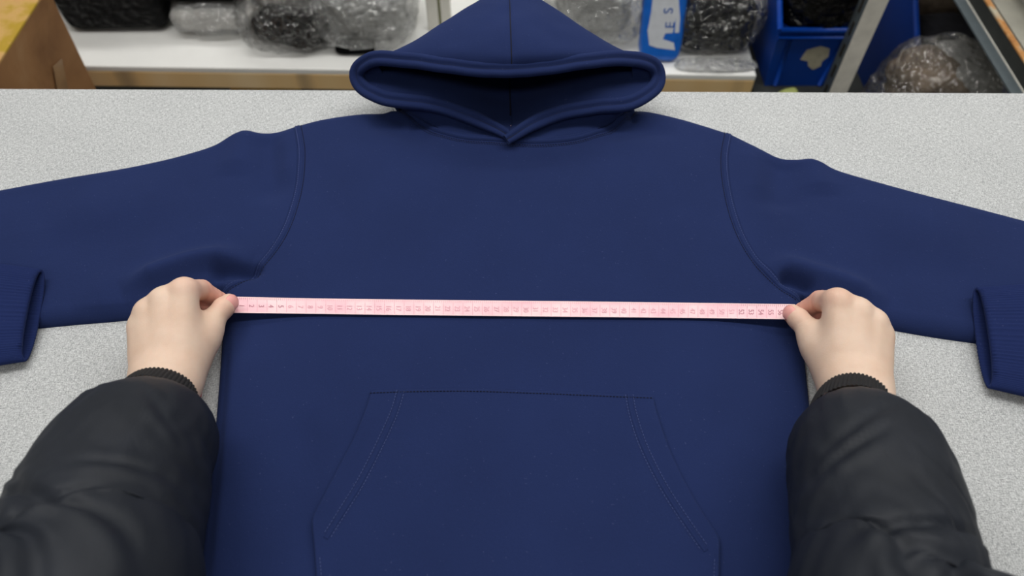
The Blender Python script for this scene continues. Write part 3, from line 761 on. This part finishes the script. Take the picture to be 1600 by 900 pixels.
# ------------------------------------------------------------------ tape measure
tm = thing('tape_measure', 'pink vinyl tape measure stretched across the chest of the hoodie', 'tape measure', tuple(G(800, 482, .017)))
tn = 90
xs = np.linspace(0, 1, tn)
up_px = cat(np.array([(356, 463.5), (500, 466.5), (700, 469), (900, 471), (1100, 473.5), (1242, 475.5)], float), tn)
dn_px = cat(np.array([(356, 488.5), (500, 490.5), (700, 493), (900, 495), (1100, 497), (1242, 499)], float), tn)
def tape_h(t): return .0195 + .0085*(abs(2*t-1)**6)
A = np.array([G(*p, tape_h(t)) for p, t in zip(up_px, xs)]); B = np.array([G(*p, tape_h(t)) for p, t in zip(dn_px, xs)])
def strip(A, B, th):
    v = np.stack([A, A+(B-A)*.06, (A+B)/2, B+(A-B)*.06, B], 1); w2 = v.copy(); w2[..., 2] -= th
    V = np.concatenate([v, w2[:, ::-1]], 1); return V.reshape(-1, 3), grid_faces(len(A), 10, wrap=True) + [tuple(range(10)), tuple(range(len(A)*10-1, len(A)*10-11, -1))]
v, f = strip(A, B, .0006); mesh('tape_band', v, [q[::-1] for q in f], M['tape'], tm)
for e0, e1 in ((0, .045), (.945, 1.0)):
    v, f = strip(A+(B-A)*e0 + np.array([0, 0, .0002]), A+(B-A)*e1 + np.array([0, 0, .0002]), .0003); mesh('tape_border', v, [q[::-1] for q in f], M['tape_edge'], tm)
def on_tape(s, a):             # s metres along, a 0..1 across
    L = np.linalg.norm(B[-1]-B[0]); t = s/L*(tn-1); i = min(int(t), tn-2); u = t-i
    return (A[i]*(1-u)+A[i+1]*u)*(1-a) + (B[i]*(1-u)+B[i+1]*u)*a + np.array([0, 0, .0004])
TL = np.linalg.norm(B[-1]-B[0]); mf, md = MB(), MB()
for k in range(int(TL/.002)):
    s_ = k*.002; end = min(s_, TL-s_) < .055; ln = .30 if k % 5 == 0 else .18
    q = [on_tape(s_-.00016, .05), on_tape(s_+.00016, .05), on_tape(s_+.00016, ln), on_tape(s_-.00016, ln)]
    (md if end else mf).add(q, [(0, 1, 2, 3)])
    if k % 5 == 0: mf.add([on_tape(s_-.0002, .30), on_tape(s_+.0002, .30), on_tape(s_+.0002, .95), on_tape(s_-.0002, .95)], [(0, 1, 2, 3)])
o = mf.build('tick_marks', M['print_faint'], tm); o['kind'] = 'stuff'; o = md.build('tick_marks', M['print'], tm); o['kind'] = 'stuff'
def glyphs(txt):
    cu = bpy.data.curves.new('txt', 'FONT'); cu.body = txt; cu.align_x = 'CENTER'; cu.align_y = 'CENTER'; cu.size = 1
    ob = bpy.data.objects.new('txt', cu); C.objects.link(ob); bpy.context.view_layer.update()
    me = ob.evaluated_get(bpy.context.evaluated_depsgraph_get()).to_mesh(); v = np.array([q.co[:] for q in me.vertices]); f = [tuple(p.vertices) for p in me.polygons]
    bpy.data.objects.remove(ob); bpy.data.curves.remove(cu); return v, f
nf, nd = MB(), MB()
for k in range(1, int(TL/.01)):
    s_ = k*.01 + .004
    v, f = glyphs(str(k)); a = v[:, 0]*.0078*.5/.5; b = v[:, 1]*.0078      # numbers stand across the tape
    V = [on_tape(s_ - y_ , .60 + x_/.0215) if False else on_tape(s_ + y_*1.0, .56 + x_/.0215) for x_, y_ in zip(a, b)]
    (nd if (k <= 5 or k >= int(TL/.01)-5) else nf).add(V, f)
nf.build('numerals', M['print_faint'], tm, kind='stuff'); nd.build('numerals', M['print'], tm, kind='stuff')
# loose end with its red back, hanging out under the hand
tail = GH([(352, 476, .0235), (330, 505, .012), (314, 560, .010), (305, 604, .012), (294, 650, .008)]); tl = cat(tail, 40)
d = np.gradient(tl, axis=0); sd = np.stack([d[:, 1], -d[:, 0], 0*d[:, 0]], 1); sd /= np.linalg.norm(sd, axis=1)[:, None]
v, f = strip(tl - sd*.008, tl + sd*.008, .0006); mesh('loose_end', v, f, M['tape_red'], tm, label='dark red back of the loose tape end')

# ------------------------------------------------------------------ shelf behind the table
ZS = 0.31
fl, fr = Gz(130, 103, ZS), Gz(1182, 118, ZS); sdir = (fr-fl)/np.linalg.norm(fr-fl); nb = np.array([-sdir[1], sdir[0], 0]); ang = math.atan2(sdir[1], sdir[0])
sh = thing('storage_shelf', 'white shelf with a tan metal edge behind the table', 'shelf', tuple(np.array([*((fl+fr)/2)[:2], 0])))
LEFT, RIGHT = -.55, np.linalg.norm(fr-fl); DEP = .55
def sp(a, b, z): p = fl + sdir*a + nb*b; return np.array([p[0], p[1], z])
mid = (LEFT+RIGHT)/2; wid = RIGHT-LEFT
MB().box(sp(mid, DEP/2, ZS-.008), (wid, DEP, .016), rz=ang, bev=.002).build('shelf_board', M['white_board'], sh)
MB().box(sp(mid, .006, ZS-.040), (wid, .012, .048), rz=ang, bev=.002).build('front_beam', M['beam'], sh)
MB().box(sp(mid, DEP-.006, ZS-.040), (wid, .012, .048), rz=ang).build('back_beam', M['beam'], sh)
for a, b in ((LEFT+.02, .022), (LEFT+.02, DEP-.022), (RIGHT-.02, DEP-.022)):
        MB().box(sp(a, b, .7), (.035, .020, 1.4), rz=ang, bev=.002).build('post', M['steel'], sh)
pw = Gz(687, 44, ZS)           # cream upright in the middle, with its slot
MB().box((pw[0]-.014, pw[1], ZS+.34), (.030, .03, .68), bev=.003).build('upright', M['cream_paint'], sh)
MB().box((pw[0]+.020, pw[1], ZS+.34), (.026, .03, .68), bev=.003).build('upright', M['cream_paint'], sh)
MB().box((pw[0]+.003, pw[1]+.008, ZS+.34), (.006, .012, .68)).build('upright_slot', M['green'], sh)

def blob(c, size, e1=.45, e2=.45, amp=.01, sc=14, seed=0, n=(44, 30), rz=0, ry=0, rx=0, floor=None, ridged=False):
    a, b, h = [k/2 for k in size]; v = []
    R = np.array(Matrix.Rotation(rz, 3, 'Z') @ Matrix.Rotation(ry, 3, 'Y') @ Matrix.Rotation(rx, 3, 'X'))
    pw_ = lambda x, e: math.copysign(abs(x)**e, x)
    for i in range(n[1]):
        th = -math.pi/2 + math.pi*i/(n[1]-1)
        for j in range(n[0]):
            q = 2*math.pi*j/n[0]
            p = np.array([a*pw_(math.cos(th), e1)*pw_(math.cos(q), e2), b*pw_(math.cos(th), e1)*pw_(math.sin(q), e2), h*pw_(math.sin(th), e1)])
            g_ = nz(p, sc, seed) + .5*nz(p, sc*2.3, seed+3)
            if ridged: g_ = 1-2*abs(g_)
            p = p*(1 + 0) + p/np.linalg.norm(p)*amp*g_
            p = R @ p + np.array(c)
            if floor is not None: p[2] = max(p[2], floor)
            v.append(p)
    return v, grid_faces(n[1], n[0], wrap=True)
GRP = 'wrapped garments on the shelf'
def bag(name, label, cat_, c, size, film_m, items, seed, group=GRP, floor=ZS+.001, **k):
    o = thing(name, label, cat_, (c[0], c[1], floor), group)
    v, f = blob(c, size, .62, .55, .014, 15, seed, (110, 74), floor=floor, ridged=True, **k); mesh('film', v, f, M[film_m], o)
    for it in items:
        v, f = blob(it[0], it[1], .4, .4, .006, 12, seed+7, floor=floor+.002, **(it[3] if len(it) > 3 else {})); mesh('folded_garment', v, f, M[it[2]], o)
    return o
def sx(px, py, z=ZS): return Gz(px, py, z)
# black wrapped pack on the left
p = sx(183, 57); bc = np.array([p[0], p[1]+.13, ZS+.125])
o = thing('garment_pack', 'tall square black garment pack wrapped in film beside the carton', 'garment pack', (bc[0], bc[1], ZS+.001), GRP)
v, f = blob(bc, (.275, .24, .25), .22, .2, .004, 12, 2, floor=ZS+.001); mesh('folded_garments', v, f, M['black_cloth'], o)
v, f = blob(bc + np.array([0, 0, .002]), (.292, .256, .262), .24, .22, .004, 16, 5, floor=ZS+.001); mesh('film', v, f, M['film_tight'], o)
# flat pale bag and the black pack above it
p = sx(336, 62); bag('garment_bag', 'flat clear bag of pale garments lying on the shelf under a black pack', 'garment bag', p + np.array([0, .12, .045]), (.22, .25, .085), 'film_milky',
    [(p + np.array([0, .12, .04]), (.22, .22, .06), 'white_cloth')], 11)
v, f = blob(p + np.array([.005, .14, .128]), (.26, .24, .085), .35, .35, .006, 12, 8); o = mesh('garment_pack', v, f, M['black_cloth'], loc=tuple(p + np.array([0, .14, .09])))
tag(o, 'black garment pack lying on top of the flat pale bag', 'garment pack', GRP)
# leaning clear bag with a black garment
p = sx(455, 90); bag('garment_bag', 'clear bag with a folded black garment drooping to the shelf edge', 'garment bag', p + np.array([-.005, .13, .075]), (.24, .27, .16), 'film',
    [(p + np.array([.0, .10, .036]), (.19, .15, .06), 'black_cloth', dict(rz=-.35)), (p + np.array([-.03, .19, .085]), (.20, .12, .08), 'grey_cloth', dict(rz=-.2))], 21)
p = sx(590, 96); bag('garment_bag', 'large clear bag of grey garments left of the hood', 'garment bag', p + np.array([-.034, .15, .09]), (.245, .27, .19), 'film_milky',
    [(p + np.array([-.034, .17, .075]), (.20, .2, .13), 'grey_cloth'), (p + np.array([-.06, .045, .014]), (.10, .05, .022), 'black_cloth')], 31)
p = sx(930, 92); bag('garment_bag', 'clear bag of grey garments right of the hood, beside the blue packet', 'garment bag', p + np.array([0, .15, .10]), (.24, .26, .21), 'film_milky',
    [(p + np.array([.0, .17, .09]), (.19, .19, .16), 'grey_cloth')], 41)
# blue and white printed packet
p = sx(1030, 108); o = thing('printed_packet', 'blue and white printed packet standing on the shelf', 'packet', tuple(p + np.array([0, .03, 0])))
v, f = blob(p + np.array([0, .075, .105]), (.104, .06, .215), .3, .35, .004, 18, 3, rx=-.30, floor=ZS+.001); mesh('wrapper', v, f, M['blue_pack'], o)
def pk(a, z, e=.0): return p + np.array([a, .075 - .0315 - e + (z-.105)*math.tan(.30) , z])
lab = [(-.034, .185), (-.010, .196), (.026, .190), (.030, .150), (.038, .115), (.040, .082), (.006, .080), (.002, .066), (.030, .058), (.036, .040), (-.010, .046), (-.030, .052), (-.038, .085), (-.034, .13)]
n0 = len(lab); V = [pk(a, z, .001) for a, z in lab] + [pk(a, z, -.003) for a, z in lab]
mesh('white_print', V, [tuple(range(n0))] + [(i, i+n0, (i+1) % n0+n0, (i+1) % n0) for i in range(n0)], M['pack_white'], o, smooth=False)
for ch, a, z, s_ in (('S', .004, .170, .034), ('S', .008, .133, .032), ('E', .016, .100, .032)):
    v, f = glyphs(ch); mesh('lettering', [pk(a - y_*s_, z + x_*s_, .0022) for x_, y_, _ in v], f, M['pack_letter'], o, smooth=False)
# black garment in a clear bag
p = sx(1118, 100); bag('garment_bag', 'black garment in a shiny clear bag between packet and blue bin', 'garment bag', p + np.array([0, .13, .085]), (.215, .24, .175), 'film',
    [(p + np.array([0, .12, .07]), (.185, .19, .13), 'black_cloth')], 51)
p = sx(1120, 112); v, f = blob(p + np.array([0, .02, .006]), (.20, .05, .018), .7, .6, .006, 30, 6, floor=ZS+.001, ridged=True)
o = mesh('plastic_film', v, f, M['film_milky'], loc=tuple(p)); tag(o, 'crumpled strip of milky film on the shelf edge below the black garment', 'plastic film')

# ------------------------------------------------------------------ blue bins
def bin_(name, label, x0, x1, y0, y1, z0, zf, zs, taper, contents):
    o = thing(name, label, 'bin', ((x0+x1)/2, (y0+y1)/2, z0), 'blue storage bins'); t = .004
    def wall(nm, q): # quad of outer corners, thickened inwards
        q = np.array(q); c = np.array([(x0+x1)/2, (y0+y1)/2, 0]); nrm = np.cross(q[1]-q[0], q[3]-q[0]); nrm /= np.linalg.norm(nrm)
        if nrm @ (c - q.mean(0)) < 0: nrm = -nrm
        k = len(q); V = np.concatenate([q, q+nrm*t]); mesh(nm, V, [tuple(range(k)), tuple(range(2*k-1, k-1, -1))] + [(i, i+k, (i+1) % k+k, (i+1) % k) for i in range(k)], M['blue_bin'], o, smooth=False)
    a, b, c, d = x0+taper, x1-taper, y0+taper, y1-taper/2
    yf = y0 + taper*(1-(zf-z0)/(zs-z0)); xl = x0 + taper*(1-(zf-z0)/(zs-z0)); xr = x1 - taper*(1-(zf-z0)/(zs-z0))
    slope = (y1-y0)*.28
    wall('front_wall', [(a, c, z0), (b, c, z0), (xr, yf, zf), (xl, yf, zf)])
    wall('back_wall', [(a, d, z0), (b, d, z0), (x1, y1, zs), (x0, y1, zs)])
    wall('side_wall', [(a, c, z0), (a, d, z0), (x0, y1, zs), (x0, y0+slope, zs), (xl, yf, zf)])
    wall('side_wall', [(b, c, z0), (b, d, z0), (x1, y1, zs), (x1, y0+slope, zs), (xr, yf, zf)])
    MB().box(((a+b)/2, (c+d)/2, z0+.003), (b-a, d-c, .006)).build('bottom', M['blue_bin'], o)
    r = .007
    MB().tube([(xl, yf-.002, zf), (xr, yf-.002, zf)], r).build('front_rim', M['blue_bin'], o, True)
    MB().tube([(xl, yf-.003, zf-.020), (xr, yf-.003, zf-.020)], r*.7).build('front_rib', M['blue_bin'], o, True)
    for x, xx in ((x0, xl), (x1, xr)):
        MB().tube([(xx, yf, zf), (x, y0+slope, zs), (x, y1, zs)], r).build('side_rim', M['blue_bin'], o, True)
    for u in (.16, .84):
        MB().tube([(a+(b-a)*u, c-.001, z0+.004), (xl+(xr-xl)*u, yf-.002, zf-.026)], .005).build('front_rib', M['blue_bin'], o, True)
    return o
p0 = GY(1216, 47, 1.54)
Z1 = GY(1192, 132, 1.56)[2]
b1 = bin_('storage_bin', 'blue plastic bin with a torn sticker, holding black plastic', p0[0]-.002, p0[0]+.205, 1.535, 1.90, Z1, p0[2], p0[2]+.085, .02, None)
st = [(0, 0), (.03, .012), (.055, .004), (.06, -.02), (.05, -.035), (.052, -.05), (.036, -.062), (.02, -.05), (.014, -.034), (-.006, -.03)]
ps = GY(1262, 82, 1.536); n0 = len(st)
def stp(a, z, e): zz = ps[2]+z; tt = (zz-Z1)/(p0[2]+.085-Z1); return (ps[0]+a, 1.535+.02*(1-tt)-e, zz)
mesh('torn_sticker', [stp(a, z, .0012) for a, z in st] + [stp(a, z, 0) for a, z in st], [tuple(range(n0))] + [(i, i+n0, (i+1) % n0+n0, (i+1) % n0) for i in range(n0)], M['sticker'], b1, smooth=False, label='torn pale paper sticker')
v, f = blob((p0[0]+.105, 1.69, p0[2]+.062), (.185, .29, .18), .6, .6, .016, 18, 9, (72, 48), ridged=True)
o = mesh('black_plastic_bag', v, f, M['film_black'], loc=(p0[0]+.105, 1.70, p0[2]-.05)); tag(o, 'crumpled shiny black plastic bag heaped in the stickered blue bin', 'plastic bag')
q0 = GY(1430, 80, 1.58)
b2 = bin_('storage_bin', 'large blue plastic bin standing on the floor behind the clear sack', q0[0], q0[0]+.42, 1.575, 2.1, .0, q0[2], q0[2]+.10, .03, None)
for k, (dx, dy, dz, sz, mt, lb) in enumerate(((.115, .12, -.035, (.15, .13, .07), 'dark_cloth', 'dark bundled garment at the front left of the large blue bin'), (.295, .13, -.03, (.18, .15, .08), 'black_cloth', 'black bundled garment on the right inside the large blue bin'), (.13, .30, -.025, (.18, .19, .09), 'brown_cloth', 'brownish bundled garment at the back of the large blue bin'))):
    v, f = blob((q0[0]+dx, 1.575+dy, q0[2]+dz), sz, .5, .5, .008, 14, 60+k); o = mesh('bundled_garment', v, f, M[mt], loc=(q0[0]+dx, 1.575+dy, q0[2]+dz)); tag(o, lb, 'garment', 'garments in the large blue bin')
v, f = blob((q0[0]+.21, 1.84, (q0[2]-.08)/2+.004), (.32, .40, q0[2]-.095), .2, .25, .008, 10, 66); o = mesh('bundled_garment', v, f, M['dark_cloth'], loc=(q0[0]+.21, 1.84, .02)); tag(o, 'dark mass of garments filling the lower large blue bin', 'garment', 'garments in the large blue bin')

# steel rack that carries the stickered bin
rk = thing('steel_rack', 'grey slotted steel rack post and deck around the blue bin', 'rack', (.78, 1.7, 0))
MB().box((.765, 1.74, Z1-.011), (.29, .44, .02), bev=.002).build('deck', M['steel_shade'], rk)  # dark colour stands in for the shade around the bin
pp = GY(1304, 142, 1.49)
def lpost(x, y, h=1.9):
    MB().box((x+.022, y, h/2), (.044, .003, h)).build('post_front_flange', M['steel'], rk)
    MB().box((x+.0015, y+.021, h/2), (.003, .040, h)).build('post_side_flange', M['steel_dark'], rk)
    for k in range(30):
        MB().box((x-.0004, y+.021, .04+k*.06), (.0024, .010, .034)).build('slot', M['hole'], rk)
lpost(pp[0]-.012, 1.49)
MB().box((.65, 1.955, .95), (.04, .03, 1.9)).build('post', M['steel'], rk); MB().box((.89, 1.955, .95), (.03, .02, 1.9)).build('post', M['steel'], rk)
MB().box((.765, 1.53, Z1-.037), (.29, .02, .03)).build('cross_beam', M['steel_dark'], rk)

# clear sack on the floor
p = GY(1492, 78, 1.40); zt = p[2]
o = thing('clear_sack', 'clear plastic sack of brownish grey scraps standing on the floor', 'sack', (p[0]+.01, 1.42, 0))
v, f = blob((p[0]+.012, 1.40, zt/2), (.28, .26, zt), .7, .8, .012, 14, 71, (72, 52), floor=.001, ridged=True); mesh('film', v, f, M['film'], o)
for k, (dx, dz, mt) in enumerate(((-.03, -.10, 'brown_cloth'), (.05, -.09, 'grey_cloth'), (.0, -.22, 'brown_cloth'), (.0, -.36, 'brown_cloth'))):
    v, f = blob((p[0]+.012+dx, 1.40+.02*(k % 2), zt+dz), (.15 if k < 2 else .2, .18, .13), .6, .6, .016, 20, 80+k); mesh('cloth_scrap', v, f, M[mt], o)

# right-hand rack, seen along its rail
rr = thing('side_rack', 'steel rack with a rusty edged shelf at the right edge', 'rack', (1.3, 1.6, 0))
a0 = Gz(1580, 142, .56); xr = a0[0]; ya, yb = 1.02, 2.25; ym = (ya+yb)/2; yl = yb-ya
MB().box((xr+.012, ym, .556), (.026, yl, .004)).build('bottom_lip', M['steel_dark'], rr)
MB().box((xr+.0255, ym, .5745), (.003, yl, .037)).build('rail_web', M['steel_shade'], rr)  # web coloured dark to paint in the shade under the rail edge
MB().box((xr+.0235, ym, .559), (.0016, yl, .004)).build('lip_edge', M['steel'], rr)
MB().box((xr+.029, ym, .5945), (.012, yl, .005), bev=.001).build('rail_edge', M['rust'], rr)
MB().box((xr+.29, ym, .5905), (.50, yl, .010)).build('shelf_board', M['rack_grey'], rr)
for x in (xr+.03, xr+.54):
    for y in (ya+.02, yb-.02): MB().box((x+.02, y, .8), (.035, .035, 1.6), bev=.002).build('post', M['steel'], rr)
p = Gz(1582, 10, .60)
v, f = blob((p[0]+.13, p[1]+.02, .65), (.24, .40, .11), .6, .6, .012, 16, 91, (72, 44), floor=.5965, ridged=True)
o = thing('garment_bag', 'clear bag of pale garments on the rusty edged rack at the right', 'garment bag', (p[0]+.13, p[1]+.02, .5965))
mesh('film', v, f, M['film_milky'], o); v, f = blob((p[0]+.13, p[1]+.02, .638), (.19, .34, .07), .4, .4, .006, 12, 92, floor=.598); mesh('folded_garment', v, f, M['white_cloth'], o)

# ------------------------------------------------------------------ carton, floor bits
ct = thing('cardboard_carton', 'brown cardboard carton standing on the floor at the left edge', 'carton', (-1.24, 1.28, 0))
far_top = GY(75, -18, 1.47); cx, cz = far_top[0], far_top[2]
fx = GY(135, 137, 1.47)[0]     # the far edge leans a little
W, D0, D1 = .42, 1.05, 1.47
Vb = [(cx-W, D0, 0), (fx-.02, D0, 0), (fx-.0, D1, 0), (cx-W, D1, 0), (cx-W, D0, cz), (cx, D0, cz), (cx, D1, cz), (cx-W, D1, cz)]
mesh('carton_body', Vb, [(0, 3, 2, 1), (0, 1, 5, 4), (1, 2, 6, 5), (2, 3, 7, 6), (3, 0, 4, 7)], M['carton'], ct, smooth=False)
for x0_, x1_ in ((cx-W, cx-W/2-.001), (cx-W/2+.001, cx)):
    MB().box(((x0_+x1_)/2, (D0+D1)/2, cz+.002), (x1_-x0_, D1-D0, .004)).build('top_flap', M['carton_top'], ct)
MB().box((cx-W/2, (D0+D1)/2, cz+.0045), (.05, D1-D0, .0008)).build('packing_tape', M['ptape'], ct)
def cf(y, z): t = z/cz; return cx*t + (fx-.02 + .02*(y-D0)/(D1-D0))*(1-t) + .0012
qd = [(1.30, cz*.62), (1.36, cz*.80), (1.40, cz*.78), (1.33, cz*.52), (1.27, cz*.40), (1.24, cz*.42)]
mesh('tape_patch', [(cf(y, z), y, z) for y, z in qd], [tuple(range(len(qd)))], M['ptape'], ct, smooth=False)
p = GY(395, 134.5, 1.63); o = MB().box((p[0], 1.72, (p[2]+.0)/2), (.135, .18, p[2]+.0), bev=.008).build('storage_box', M['yellow'], loc=(p[0], 1.72, 0)); tag(o, 'yellow box on the floor under the white shelf', 'box')
p = GY(1232, 139, 1.47); v, f = blob((p[0], 1.46, p[2]/2), (.07, .06, p[2]+.006), .6, .7, .008, 20, 97, floor=.001); o = mesh('green_bag', v, f, M['green'], loc=(p[0], 1.47, 0)); tag(o, 'small pale green bag standing under the blue bin', 'bag')
